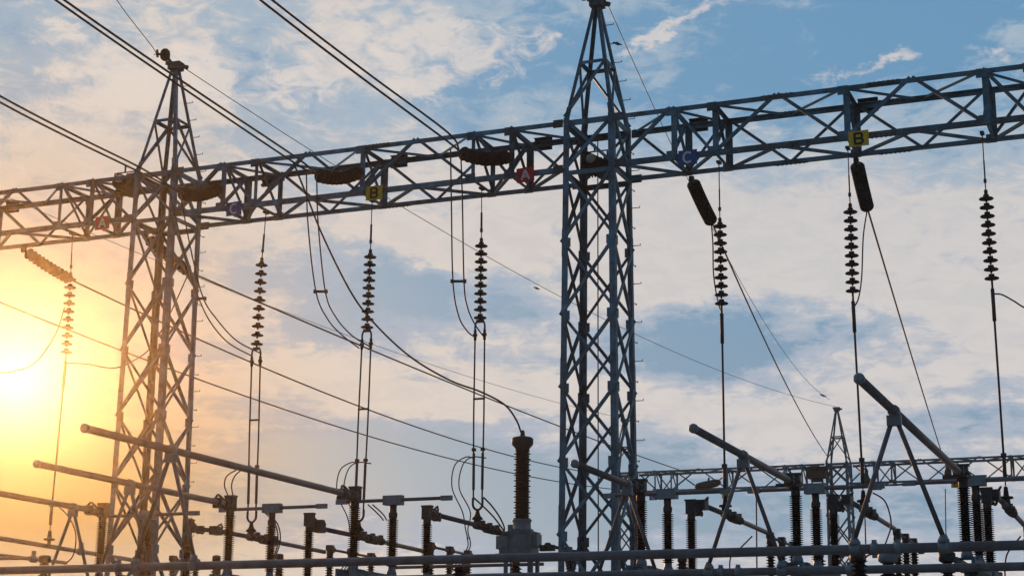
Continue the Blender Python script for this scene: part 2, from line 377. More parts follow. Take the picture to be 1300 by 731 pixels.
def beam(name, x0, x1, vx, yf, label, group='horizontal lattice beams', fine=True, ext=True):
    """box-truss between x0 and x1; vx are the positions of the frames"""
    yr = yf+1.07; yc = yf+.535
    T = thing(name, ((x0+x1)/2, yc, ZB), label, 'beam', group)
    for (y, z, n1, n2) in ((yf, ZT, (0, 1, 0), (0, 0, -1)), (yf, ZB, (0, 1, 0), (0, 0, 1)), (yr, ZT, (0, -1, 0), (0, 0, -1)), (yr, ZB, (0, -1, 0), (0, 0, 1))):
        b = MB(); b.angle((x0, y, z), (x1, y, z), .095, n1, n2, .012)
        o = b.build('chord', GALV, T)
        if fine:
            for sx in SPL:
                if x0 < sx < x1:
                    s_ = MB(); zz = z+(.004 if n2[2] < 0 else -.004); yy = y+(-.006 if y == yf else .006)
                    s_.angle((sx, yy, zz), (sx+.62, yy, zz), .088, n1, n2, .014)
                    for k in range(7):
                        s_.cbox((sx+.06+k*.083, yy-(.008 if y == yf else -.008), zz+n2[2]*.045), .028, .03, .028)
                        s_.cbox((sx+.06+k*.083, yy+n1[1]*.045, zz-n2[2]*.008), .026, .026, .022)
                    s_.build('splice_plate', GALVD, o)
    e = .010
    for x in vx:
        b = MB()
        heavy = any(abs(x-h) < .05 for h in HEAVY)
        w = .115 if heavy else .075
        for y, s in ((yf, 1), (yr, -1)):
            b.angle((x, y+s*e, ZB), (x, y+s*e, ZT), w, (1, 0, 0), (0, s, 0), .01)
        b.angle((x+.02, yf+.01, ZB+.02), (x+.02, yr-.01, ZB+.02), .065, (1, 0, 0), (0, 0, 1), .009)
        b.angle((x+.02, yf+.01, ZT-.02), (x+.02, yr-.01, ZT-.02), .065, (1, 0, 0), (0, 0, -1), .009)
        b.angle((x+.03, yf+.02, ZT-.03), (x+.03, yr-.02, ZB+.03), .06, (0, 0, 1), (1, 0, 0), .009)
        for y, s in ((yf, -1), (yr, 1)):
            for z in (ZB, ZT):
                dz = .08 if z == ZB else -.08; b.cbox((x, y+s*.011, z+dz), .19 if fine else .15, .010, .17)
                if fine:
                    for dx in (-.06, .0, .06): b.cbox((x+dx, y+s*.022, z+dz*.6), .022, .02, .022)
        if heavy: b.angle((x-.03, yf+.02, ZB+.03), (x-.03, yr-.02, ZT-.03), .06, (0, 0, 1), (1, 0, 0), .009)
        b.build('vertical_frame', GALV, T)
    fb, rb, tb, bb = MB(), MB(), MB(), MB(); w = .060
    xs = sorted([x0]+list(vx)+[x1])
    for a, c_ in zip(xs[:-1], xs[1:]):
        if c_-a < .1: continue
        mid = (a+c_)/2
        if c_-a > 1.8:
            segF = (((a, ZB), (mid, ZT)), ((mid, ZT), (c_, ZB))); segR = (((a, ZT), (mid, ZB)), ((mid, ZB), (c_, ZT)))
            plT = (((a, yf), (mid, yr)), ((mid, yr), (c_, yf))); plB = (((a, yr), (mid, yf)), ((mid, yf), (c_, yr)))
        else:
            # short panels next to the towers lean away from them
            d = 1 if any(abs(a-tx) < 1.2 for tx in TCX) else -1
            lo, hi = (a, c_) if d > 0 else (c_, a)
            segF = (((lo, ZB), (hi, ZT)),); segR = (((hi, ZB), (lo, ZT)),)
            plT = (((lo, yr), (hi, yf)),); plB = (((lo, yf), (hi, yr)),)
        for (p, q) in segF: fb.angle((p[0], yf+.014, p[1]), (q[0], yf+.014, q[1]), w, (0, 0, 1), (0, 1, 0), .009)
        for (p, q) in segR: rb.angle((p[0], yr-.014, p[1]), (q[0], yr-.014, q[1]), w, (0, 0, 1), (0, -1, 0), .009)
        for (p, q) in plT: tb.angle((p[0], p[1], ZT-.014), (q[0], q[1], ZT-.014), w*.9, (0, 1, 0), (0, 0, -1), .009)
        for (p, q) in plB: bb.angle((p[0], p[1], ZB+.014), (q[0], q[1], ZB+.014), w*.9, (0, 1, 0), (0, 0, 1), .009)
    for b in (fb, rb, tb, bb): b.build('diagonal_bracing', GALV, T)
    if ext:
        b = MB()
        for xe in (x0, x1):     # plates where the chords meet the tower
            for y in (yf, yr):
                for z in (ZB, ZT):
                    b.cbox((xe+(.07 if xe == x0 else -.07), y+(-.012 if y == yf else .012), z+(.05 if z == ZB else -.05)), .2, .012, .16)
        b.build('gusset_plate', GALVD, T)
    return T
T1, T2 = -20.14, -10.33
TCX = [T1, T2, -.52]
OFF = [1.65, 2.45]
def vxs(l, r):  # frames between two towers
    return [l+1.65, l+2.45, (l+r)/2, r-2.45, r-1.65]
HEAVY = [T1+1.65, (T1+T2)/2, T2-1.65, T2+2.45, (T2-.52)/2, T2+1.65, T1-1.65, (T1-29.95)/2, -2.97]
SPL = [-15.2, -6.95, -5.0, -24.4]
tower('lattice_tower', T2, YF, 'tall blue-grey lattice tower right of centre, its peak cut off by the frame')
tower('lattice_tower', T1, YF, 'lattice tower in the orange sun glow on the left, ball-shaped insulator at its peak')
beam('lattice_beam', T1+.55, T2-.55, vxs(T1, T2), YF, 'steel truss beam spanning between the two near lattice towers')
beam('lattice_beam', T2+.55, -1.07, vxs(T2, -.52), YF, 'steel truss beam running from the central tower out of frame to the right')
beam('lattice_beam', -29.4, T1-.55, vxs(-29.95, T1), YF, 'sunlit steel truss beam running left from the glowing tower out of frame')
# far gantry
FY = 77.8
FT = [-15.35, -25.75, -5.2, -36.0]
TCX += FT; 
tower('lattice_tower', FT[0], FY, 'small distant lattice tower whose whole peak shows above the far beam', fine=False)
tower('lattice_tower', FT[1], FY, 'small distant lattice tower seen through the legs of the central tower', fine=False)
tower('lattice_tower', FT[2]+.9, FY, 'distant lattice tower at the right-hand end of the far beam', fine=False) if False else None
beam('lattice_beam', FT[1]+.55, FT[0]-.55, vxs(FT[1], FT[0]), FY, 'distant truss beam from the tower behind the central one to the small peaked tower', fine=False, ext=False)
beam('lattice_beam', FT[0]+.55, -2.0, vxs(FT[0], -5.2)+[-3.6], FY, 'distant truss beam right of the small peaked tower', fine=False, ext=False)
# ------------------------------------------------------------------ suspension insulators and droppers
YB = 29.87
DISC = [(.024, .0), (.05, -.004), (.052, -.040), (.075, -.052), (.118, -.066), (.130, -.082), (.122, -.090), (.085, -.084), (.05, -.094), (.022, -.098), (.016, -.146)]
def disc_mesh(name, mt, k=1.0):
    b = MB(); b.lathe([(r*k, z) for r, z in DISC], n=20); o = b.build(name, mt); me = o.data; bpy.data.objects.remove(o); return me
DM = disc_mesh('disc', PORC); DT = disc_mesh('disc', PORC, 1.06)
def place_disc(me, parent, p, axis):
    o = bpy.data.objects.new('disc', me); COL.objects.link(o); o.parent = parent
    q = Vector((0, 0, 1)).rotation_difference(Vector(axis)); o.rotation_mode = 'QUATERNION'; o.rotation_quaternion = q
    o.location = Vector(p)-Vector(WL[parent.name]); return o
SUSP = [ # top px, first disc px, last disc px, label
 ((91, 312), (89.5, 355), (84, 447), 'golden sunlit insulator string hanging left of the glowing tower', 1),
 ((337, 287), (332, 337), (326, 437), 'reddish insulator string hanging just right of the glowing tower', 2),
 ((472, 268), (470, 326), (466, 415), 'dark insulator string hanging under the yellow B plate of the middle beam', 2),
 ((611.5, 247), (611, 312), (609.5, 403), 'dark insulator string hanging between the red A plate and the yellow B plate', 2),
 ((913, 222), (914, 287), (916, 385), 'dark insulator string hanging by the blue C plate right of the central tower', 1),
 ((1077, 207), (1079.5, 269), (1082.5, 369), 'dark insulator string hanging under the yellow B plate on the right beam', 1),
 ((1248, 189), (1252, 252), (1259, 353), 'rightmost insulator string, a small cable leaving its lower end to the right', 1)]
STR = []
for tp, fp, lp, lab, kind in SUSP:
    a = PY(*tp, YB); b0 = PY(*fp, YB); b1 = PY(*lp, YB)
    top = Vector((a.x, YB, ZB+.015))
    T = thing('suspension_insulator', top, lab, 'insulator', 'insulator strings hanging from the near beam')
    d = (b1-b0)/9; ax = -d.normalized(); p0 = b0-d*.45
    b = MB(); b.tube([top, lerp(top, p0, .45)], .010, 8)
    m1 = lerp(top, p0, .45); m2 = lerp(top, p0, .78)
    b.tube([m1, m2], .022 if kind == 2 else .014, 8); b.tube([m2, p0], .011, 8)
    b.lathe([(.02, 0), (.035, .02), (.035, .07), (.02, .09)], p0, ax, 10)
    b.cbox(m2, .05, .03, .07); b.cbox(top, .07, .16, .04)
    b.build('hanger_rod', FIT, T)
    for i in range(10): place_disc(DM, T, p0+d*i*1.0, ax)
    e = p0+d*10.1
    b = MB()
    if kind == 2:
        lx = e+Vector((-.10, 0, -.05)); rx = e+Vector((.10, 0, -.05))
        b.tube(spline([e+Vector((-.10, 0, -.14)), lx, e+Vector((-.06, 0, .03)), e+Vector((.06, 0, .03)), rx, e+Vector((.10, 0, -.14))], 5), .020, 8)
        b.cbox(e+Vector((0, 0, .03)), .16, .03, .06)
    else:
        b.tube([e+Vector((0, 0, .05)), e-Vector((0, 0, .1))], .02, 8); b.cbox(e-Vector((0, 0, .12)), .06, .05, .06)
    b.build('yoke', FIT, T)
    STR.append((e, kind, T))
def wire(name, pts, r, label, cat='cable', group=None, mt=CABLE, n=8, sp=True, seg=8):
    pts = [Vector(p) for p in pts]; b = MB(); b.tube(spline(pts, seg) if sp and len(pts) > 2 else pts, r, n)
    return tag(b.build(name, mt, origin=pts[0]), label, cat, group)
# bus clamp points at the beam plane
CLP = [(62, 692), (318.5, 680), (455, 679), (606, 665), (921, 651), (1096.5, 645), (1278, 641)]
CLW = []
names = ['in the yellow glare at far left', 'below the reddish insulator string', 'below the middle beam yellow B plate', 'left of the tall post bushing', 'just right of the central tower', 'behind the short left leg of the tallest A-frame', 'at the right edge of the picture']
for (px, kind), nm, (e, k, T) in zip([(p, 0) for p in CLP], names, STR):
    c_ = PY(*px, YB); CLW.append(c_)
    if k == 1:
        D = thing('dropper', e-Vector((0, 0, .16)), 'single hanging conductor rod '+nm, 'dropper', 'vertical droppers under the near beam')
        b = MB(); t0 = e-Vector((0, 0, .16)); mm = c_+Vector((0, 0, .55)); u = lerp(t0, mm, .16)
        b.tube([t0, u], .034, 10); b.tube([u, lerp(t0, mm, .55), mm], .020, 10)
        b.build('conductor', CABLE, D)
        b = MB(); b.tube([mm+Vector((0, 0, .28)), mm+Vector((0, 0, -.12))], .034, 10); b.cbox(mm+Vector((0, 0, .30)), .09, .06, .07); b.tube([mm-Vector((0, 0, .12)), mm-Vector((0, 0, .22))], .012, 8)
        b.build('lower_sleeve', FIT, D)
        b = MB(); b.lathe([(.02, .34), (.035, .32), (.045, .22), (.05, .175), (.115, .165), (.12, .14), (.11, .13), (.04, .12), (.035, .06), (.035, .0)], c_+Vector((0, 0, -.02)), n=18)
        b.build('pin_insulator', PORC, D)
    else:
        D = thing('dropper', e-Vector((0, 0, .14)), 'double hanging conductor rods '+nm, 'dropper', 'vertical droppers under the near beam')
        bot = c_+Vector((0, 0, .42))
        for s in (-1, 1):
            t0 = e+Vector((s*.10, 0, -.14)); b0 = bot+Vector((s*.09, 0, 0))
            b = MB(); b.tube([t0, lerp(t0, b0, .5)+Vector((s*.012, 0, 0)), b0], .017, 8)
            b.tube([t0, lerp(t0, b0, .06)], .03, 8); b.tube([lerp(t0, b0, .72), lerp(t0, b0, .93)], .028, 8)
            b.cbox(lerp(t0, b0, .70), .07, .06, .06); b.cbox(lerp(t0, b0, .03), .07, .06, .05)
            b.build('conductor', CABLE, D)
        sp_ = lerp(e, bot, .43); b = MB(); b.box(sp_+Vector((-.12, 0, 0)), sp_+Vector((.12, 0, 0)), .035, .035); b.build('spacer', FIT, D)
        b = MB(); b.tube(spline([bot+Vector((-.10, 0, .08)), bot+Vector((-.09, 0, -.08)), bot+Vector((0, 0, -.15)), bot+Vector((.09, 0, -.08)), bot+Vector((.10, 0, .08))], 5), .024, 8)
        b.build('yoke', FIT, D)
        b = MB(); b.lathe([(.02, .30), (.035, .27), (.05, .20), (.065, .17), (.10, .14), (.11, .11), (.05, .10), (.04, .05), (.04, .0)], c_+Vector((0, 0, -.02)), n=18)
        b.build('pin_insulator', PORC, D)
# ------------------------------------------------------------------ tension insulators and line conductors
def tension(a, b_, lab, n=12, sag=.10, gr='dead-end insulator strings at the near beam', me=None):
    a = Vector(a); b_ = Vector(b_)
    T = thing('tension_insulator', a, lab, 'insulator', gr)
    cur = lambda t: lerp(a, b_, t)-Vector((0, 0, sag*4*t*(1-t)))
    Lg = (b_-a).length
    for i in range(n):
        t = .06+.90*i/n; p = cur(t); q = cur(t+.02); place_disc(me or DT, T, p, (p-q))
    b = MB(); b.tube([a, cur(.07)], .022, 8); b.cbox(a, .09, .09, .12); b.build('end_fitting', FIT, T)
    b = MB(); b.tube([cur(.93), b_], .03, 8); b.build('end_fitting', FIT, T)
    return T
TEN = [((648, 198), (584, 193), -12.4, 'ribbed dead-end insulator lying slack beside the red A plate'),
       ((458, 218), (402, 222), -15.6, 'ribbed dead-end insulator lying slack beside the middle yellow B plate'),
       ((280, 238), (229, 245), -18.8, 'reddish dead-end insulator lying slack across the glowing tower')]
far_px = [[(330, 0), (345, 0)], [(70, 0), (81, 0)], [(0, 130), (0, 122)]]
ends = [[(566, 178), (568, 168)], [(374, 207), (376, 200)], [(176, 218), (180, 214)]]
nm3 = ['meeting the beam left of the central tower', 'crossing in front of the glowing tower peak', 'low at the left edge of the picture']
TE = []
for (a, b_, xf, lab), fp, ep, nm in zip(TEN, far_px, ends, nm3):
    A_ = PY(*a, YF); B_ = PY(*b_, 27.75); tension(A_, B_, lab, n=10); TE.append(B_)
    for i, (f_, e_) in enumerate(zip(fp, ep)):
        e3 = PY(*e_, 27.45); far = PX(*f_, xf+(.1 if i else -.1)); d = far-e3
        p3 = far+d*.5+Vector((0, 0, .12)); p4 = far+d*1.2+Vector((0, 0, .7))
        wire('line_conductor', [B_, e3, lerp(e3, far, .5)-Vector((0, 0, .02)), far, p3, p4], .020,
             ('upper' if i else 'lower')+' wire of the twin overhead line '+nm, 'overhead wire', 'twin overhead line wires')
# far side dead-ends
TR = [((878, 228), (903, 281), 'smooth dark dead-end insulator slanting down right of the blue C plate'),
      ((1087, 205), (1101, 264), 'smooth dark dead-end insulator slanting down beside the right yellow B plate'),
      ((185, 300), (240, 345), 'brown dead-end insulator slanting through the glowing tower below the beam'),
      ((30, 317), (90, 355), 'golden dead-end insulator slanting down under the beam at far left')]
TRE = []
DS = disc_mesh('disc', PORC, 1.0)
for i, (a, b_, lab) in enumerate(TR):
    A_ = PY(*a, YR+.03); B_ = PY(*b_, 31.95)
    tension(A_, B_, lab, n=11 if i > 1 else 15, sag=.03, me=DT if i > 1 else DT); TRE.append(B_)
def span(a, b_, sag, r, label, cat='overhead wire', group=None, n=24):
    pts = [lerp(a, b_, i/n)-Vector((0, 0, sag*4*(i/n)*(1-i/n))) for i in range(n+1)]
    return wire('line_conductor', pts, r, label, cat, group, sp=False, n=6)
E_ = [PY(1050, 578, FY), PY(1203, 598, FY), PY(871, 599, FY), PY(782, 604, FY), PY(782, 621, FY)]
gl = 'lines running to the far gantry'
def fitspan(a, e, mid_px, r, label):
    """sagging line from a to e that passes the pixel mid_px"""
    best = None
    for k in range(0, 60):
        s = k*.05
        for j in range(1, 24):
            t = j/24; p = lerp(a, e, t)-Vector((0, 0, s*4*t*(1-t))); q = p-E3; w = q.dot(F)
            x = 650+FPX*q.dot(RV)/w; y = 365.5-FPX*q.dot(UV)/w
            dd = (x-mid_px[0])**2+(y-mid_px[1])**2
            if best is None or dd < best[0]: best = (dd, s)
    return span(a, e, best[1], r, label, group=gl)
fitspan(TRE[0], E_[0], (962, 405), .020, 'dark wire slanting from the dead-end by the blue C plate to the distant tower peak')
fitspan(TRE[1], E_[1], (1150, 430), .020, 'dark wire slanting steeply behind the tallest A-frame tube')
fitspan(TRE[2], E_[2], (450, 440), .022, 'highest of the three long wires crossing behind the droppers left of the centre')
fitspan(TRE[3], E_[3], (440, 510), .022, 'middle one of the three long wires crossing behind the droppers')
a0 = PY(0, 388, 33.5); d0 = PY(160, 440, 38.0)-a0
fitspan(a0-d0*.4+Vector((0, 0, .2)), E_[4], (430, 541), .022, 'lowest of the three long wires crossing behind the droppers')
# shield wires
pk1 = Vector((T1, YB, PEAK+.02)); pk2 = Vector((T2, YB, PEAK+.02)); pkf = Vector((FT[0], FY+.5, PEAK+.03)); pkf2 = Vector((FT[1], FY+.5, PEAK+.03))
fitspan(pk1, pkf, (512, 270), .009, 'thin shield wire from the ball-topped peak to the distant tower peak')
fitspan(pk2+Vector((.2, 0, -.1)), pkf+Vector((-.3, 0, .35)), (960, 392), .009, 'thin shield wire from the central tower with a bird perched near its top')
fitspan(Vector((-29.95, YB, PEAK)), pkf2, (433, 418), .009, 'faint thin shield wire low behind the beam on the left')
w0 = PX(148, 0, T1-.1); wire('shield_wire', [pk1+Vector((-.35, -.35, .1)), PX(195, 62, T1-.25), w0, w0*2-PX(195, 62, T1-.25)+Vector((0, 0, .3))], .009, 'thin shield wire rising left from the ball-topped tower peak', 'overhead wire')
w0 = pk2+Vector((-.05, -.3, 0)); wire('shield_wire', [w0, PX(738, 0, T2-.15), PX(712, -40, T2-.3)], .009, 'short thin shield wire rising left of the central tower top', 'overhead wire')
# ball insulator on peak 1
c_ = PY(210, 70, YB-.25); T = thing('peak_insulator', c_, 'round dark insulator on the very top of the glowing tower', 'insulator')
b = MB(); b.lathe([(.03, -.11), (.10, -.09), (.14, -.04), (.14, .03), (.10, .08), (.03, .10)], c_, (1, .35, -.1), 18); b.build('insulator_body', PORC, T)
b = MB(); b.tube([c_, pk1+Vector((-.05, -.1, -.04))], .035, 8); b.tube([c_, c_+Vector((-.20, -.06, .03))], .03, 8); b.tube([c_+Vector((-.16, -.06, -.05)), c_+Vector((-.18, -.06, .12))], .028, 8); b.build('end_fitting', FIT, T)
# jumpers from dead-ends to droppers
def J(name, pxs, Ys, r, label, cat='jumper cable', group=None):
    return wire(name, [PY(x, y, Y) for (x, y), Y in zip(pxs, Ys)], r, label, cat, group)
gj = 'jumper cables between dead-ends and droppers'
def jp(pl, lab): return J('jumper_cable', pl, [27.75+(YB-27.75)*(i/(len(pl)-1)) for i in range(len(pl))], .014, lab, group=gj)
jp([(572, 190), (573, 255), (575, 357), (582, 400), (593, 420), (603, 428)], 'left cable of the jumper pair below the dead-end beside the red A plate')
jp([(585, 194), (587, 255), (589, 357), (593, 388), (602, 410), (616, 430)], 'right cable of the jumper pair below the dead-end beside the red A plate')
jp([(389, 220), (391, 285), (401, 370), (416, 405), (434, 425), (456, 442)], 'left cable of the jumper pair below the dead-end beside the middle yellow B plate')
jp([(402, 224), (404, 285), (413, 370), (426, 402), (446, 425), (470, 440)], 'right cable of the jumper pair below the dead-end beside the middle yellow B plate')
jp([(216, 246), (236, 330), (253, 380), (268, 410), (290, 435), (320, 452)], 'left cable of the reddish jumper pair right of the glowing tower')
jp([(229, 248), (244, 325), (258, 378), (275, 405), (300, 432), (330, 448)], 'right cable of the reddish jumper pair right of the glowing tower')
for (x0, x1, y, lab) in ((575, 589, 357, 'small spacer bar on the jumper pair beside the red A plate'), (401, 413, 370, 'small spacer bar on the jumper pair beside the middle B plate'), (252, 259, 379, 'small spacer bar on the jumper pair at the glowing tower')):
    Y = 27.75+(YB-27.75)*.4
    b = MB(); p = PY(x0-1, y, Y); q = PY(x1+1, y, Y); b.box(p, q, .04, .045); b.cbox(p, .05, .05, .07); b.cbox(q, .05, .05, .07)
    tag(b.build('spacer', FIT, origin=p), lab, 'spacer')
J('jumper_cable', [(903, 283), (905, 310), (906, 350), (912, 385), (918, 400)], [31.95, 31.5, 31., 30.2, YB], .014, 'thin cable from the slanting dead-end by the C plate to the string beside it', group=gj)
J('jumper_cable', [(1101, 266), (1096, 300), (1094, 350), (1090, 378), (1084, 390)], [31.95, 31.5, 31., 30.2, YB], .014, 'thin cable from the slanting dead-end by the right B plate to the string beside it', group=gj)
J('jumper_cable', [(1262, 373), (1272, 374), (1287, 382), (1302, 391), (1330, 400)], [YB]*5, .014, 'short cable leaving the rightmost string towards the picture edge')
J('jumper_cable', [(82, 390), (70, 425), (45, 460), (18, 471), (-10, 472), (-60, 462)], [YB]*6, .014, 'looping cable from the golden string to the left picture edge')
J('jumper_cable', [(83, 461), (110, 462), (145, 467), (172, 456), (192, 440), (215, 400), (238, 350)], [YB, YB, 30.4, 30.9, 31.2, 31.6, 31.9], .014, 'wavy cable from the golden string to the glowing tower')
# long cable from beam to the post bushing
CTY = 32.0
J('jumper_cable', [(372, 205), (388, 245), (410, 300), (445, 370), (475, 410), (520, 452), (570, 482), (610, 497), (640, 513), (655, 532), (662, 550)], [28.2, 28.5, 29., 29.5, 30., 30.5, 31., 31.4, 31.8, CTY, CTY], .019, 'long curved cable from the beam down to the head of the tall post bushing')
# ------------------------------------------------------------------ phase signs
def letter_obj(ch, mt, size):
    """block capital built of flat strokes in the XZ plane"""
    h, w, t = size*.72, size*.60, size*.155
    arc = lambda cx, cz, rx, rz, a0, a1, n: [(cx+rx*math.cos(R(a0+(a1-a0)*i/n)), cz+rz*math.sin(R(a0+(a1-a0)*i/n))) for i in range(n+1)]
    if ch == 'A': st = [[(-w/2, -h/2), (0, h/2)], [(0, h/2), (w/2, -h/2)], [(-w*.30, -h*.16), (w*.30, -h*.16)]]
    elif ch == 'C': st = [arc(.02*size, 0, w*.52, h*.5, 48, 312, 20)]
    else:
        x0 = -w*.42
        st = [[(x0, -h/2-t*.25), (x0, h/2+t*.25)], [(x0, h/2)]+arc(w*.14, h*.25, w*.26, h*.25, 90, -90, 10)+[(x0, 0)], [(x0, 0)]+arc(w*.18, -h*.25, w*.28, h*.25, 90, -90, 10)+[(x0, -h/2)]]
    b = MB()
    for k, pl in enumerate(st):
        y0, y1 = -.0035-k*.0004, .002
        L_, Rr = [], []
        for i, p in enumerate(pl):
            q0 = Vector(pl[max(i-1, 0)]+(0,)); q1 = Vector(pl[min(i+1, len(pl)-1)]+(0,)); d = (q1-q0).normalized()
            nrm = Vector((-d.y, d.x, 0))*t/2; P_ = Vector(p+(0,)); L_.append(P_+nrm); Rr.append(P_-nrm)
        n = len(pl); vs = []
        for a_, c_ in zip(L_, Rr): vs += [(a_.x, y0, a_.y), (c_.x, y0, c_.y), (c_.x, y1, c_.y), (a_.x, y1, a_.y)]
        fs = []
        for i in range(n-1):
            o = i*4; fs += [(o, o+1, o+5, o+4), (o+1, o+2, o+6, o+5), (o+2, o+3, o+7, o+6), (o+3, o, o+4, o+7)]
        fs += [(0, 3, 2, 1), (n*4-4, n*4-3, n*4-2, n*4-1)]
        b.add(vs, fs)
    return b.build('letter', mt)
def sign(ch, x, y, z, mt, lm, lab, sc=1.0, rot=0.):
    T = thing('phase_sign', (x, y, z), lab, 'sign', 'phase letter plates')
    b = MB(); b.box((x-.18*sc, y, z), (x+.18*sc, y, z), .012, .29*sc)
    b.box((x-.18*sc, y+.012, z+.138*sc), (x+.18*sc, y+.012, z+.138*sc), .03, .012)
    o = b.build('plate', mt, T); 
    l = letter_obj(ch, lm, .27*sc); l.parent = T; l.location = (0, -.008, 0)
    b = MB(); b.box((x, y+.05, z-.16), (x, y+.05, z+.16), .04, .07, (0, 1, 0)); b.build('bracket', GALVD, T)
    T.rotation_euler = (0, rot, 0)
for ch, px, mt, lm, lab in (('A', (130, 283), RED, WHT, 'orange-red plate with white letter A on the beam left of the glowing tower'),
    ('C', (297, 265), BLU, WHT, 'dark plate with white letter C just right of the glowing tower'),
    ('B', (475, 245), YEL, BLK, 'yellow plate with black letter B on the beam between the near towers'),
    ('A', (667, 222), RED, WHT, 'red plate with white letter A just left of the central tower'),
    ('C', (873, 200), BLU, WHT, 'blue plate with white letter C just right of the central tower'),
    ('B', (1090, 176), YEL, BLK, 'yellow plate with black letter B on the right part of the near beam')):
    p = PY(*px, YF-.09); sign(ch, p.x, p.y, p.z, mt, lm, lab, rot=R(random.uniform(-3, 3)))
for ch, px, mt, lm, lab in (('B', (922, 628), YEL, BLK, 'tiny yellow plate with letter B on the far beam left of the peaked tower'),
    ('B', (1213.5, 614), YEL, BLK, 'tiny yellow plate with letter B on the far beam beside the tallest A-frame tube'),
    ('C', (829.6, 630), BLU, WHT, 'tiny blue plate with letter C on the far beam beside the central tower'),
    ('C', (1114, 617), BLU, WHT, 'tiny blue plate with letter C on the far beam right of the peaked tower')):
    p = PY(*px, FY-.09); sign(ch, p.x, p.y, p.z, mt, lm, lab, sc=1.15)
for i, (px, nm) in enumerate((((16, 263), 'at the far left edge'), ((343, 229), 'right of the letter C plate near the glowing tower'), ((507, 205), 'right of the middle yellow B plate'), ((690, 183), 'right of the red A plate'), ((887, 159), 'right of the blue C plate'), ((1102, 134), 'above the right yellow B plate'))):
    p = PY(*px, YR+.10)
    b = MB(); b.box((p.x-.19, p.y, p.z), (p.x+.19, p.y, p.z), .012, .27); b.box((p.x-.19, p.y-.03, p.z-.10), (p.x+.19, p.y-.03, p.z-.10), .06, .05)
    b.box((p.x-.19, p.y-.03, p.z+.125), (p.x+.19, p.y-.03, p.z+.125), .06, .012); b.box((p.x-.19, p.y-.02, p.z), (p.x+.19, p.y-.02, p.z), .03, .03)
    tag(b.build('plate_back', RUBB, origin=p), 'dark plate back on beam rear '+nm, 'sign', 'rear-facing plates on the near beam')
# floodlights at the towers
def flood(p, label):
    x, y, z = p; T = thing('floodlight', p, label, 'floodlight', 'floodlights inside the gantry')
    b = MB(); b.box((x-.22, y, z+.10), (x+.22, y+.16, z-.14), .30, .30)
    for k in range(9): b.box((x-.22+k*.055, y+.16, z+.13), (x-.22+k*.055, y+.10, z-.20), .016, .20)
    b.build('housing', RUBB, T)
    b = MB(); b.lathe([(.10, 0), (.10, .02), (.03, .03)], (x-.02, y-.16, z+.06), (0, -1, .2), 16); b.build('lens', LENS, T)
    b = MB(); b.tube([(x-.26, y, z), (x-.26, y, z+.25), (x+.26, y, z+.25), (x+.26, y, z)], .02, 8); b.tube([(x, y, z+.25), (x, y, z+.4)], .02, 8)
    b.box((x+.10, y, z-.2), (x+.34, y, z-.26), .2, .2); b.build('bracket', FIT, T)
flood(PY(158, 233, 29.75), 'dark floodlight box on the beam left of the glowing tower')
flood(PY(755, 208, 30.0), 'dark finned floodlight between the legs of the central tower')
# ------------------------------------------------------------------ low horizontal pipes across the front
def pipe(Y, z, x0, x1, lab, clamps=()):
    T = thing('bus_pipe', (x0, Y, z), lab, 'pipe', 'long pipes across the bottom of the picture')
    b = MB(); b.tube([(x0, Y, z), (x1, Y, z)], .055, 20); b.build('pipe', ALU, T)
    for x in clamps:
        b = MB(); b.lathe([(.058, -.04), (.069, -.035), (.069, .035), (.058, .04)], (x, Y, z), (1, 0, 0), 16); b.cbox((x, Y, z+.08), .05, .05, .04); b.cbox((x, Y, z-.08), .05, .05, .04)
        b.build('clamp', CASE, T)
    # posts that carry the pipe, below the picture
    for x in [x0+1.2+k*4.9 for k in range(int((x1-x0)/4.9)+1)]:
        b = MB(); b.tube([(x, Y, .1), (x, Y, z-.95)], .07, 12); b.cbox((x, Y, z-.95), .25, .25, .03); b.cbox((x, Y, .05), .4, .4, .1); b.build('post', GALV, T)
        b = MB(); shedstack(b, (x, Y, z-.94), .84, 16); b.build('post_insulator', PORC, T)
def shedstack(b, base, h, n, rc=.052, rs=.095, k=18, taper=1.0, alt=False):
    prof = [(rc*1.15, 0)]
    for i in range(n):
        z = h*(i+.15)/n; dz = h/n; f = 1-(1-taper)*i/n; r_ = rs*(.86 if (alt and i % 2) else 1)
        prof += [(rc*f, z), (r_*f, z+dz*.18), (r_*f, z+dz*.26), (rc*f, z+dz*.62)]
    prof += [(rc*taper*1.1, h)]
    b.lathe(prof, base, n=k)
def cx_(px, py, Y): return PY(px, py, Y).x
pipe(19.33, 1.755+EYE, -19.5, 1.5, 'upper and nearer grey pipe crossing the whole bottom of the picture',
     [cx_(p, 692, 19.33) for p in (152, 172, 1110, 1140)])
pipe(22.2, 1.755+EYE, -22.5, 1.8, 'second grey pipe just below the nearer one at the bottom edge',
     [cx_(p, 722, 22.2) for p in (915, 937, 1078, 1092)])
pipe(24.6, 1.755+EYE, -25, 2.2, 'third grey pipe hidden lowest along the bottom edge')
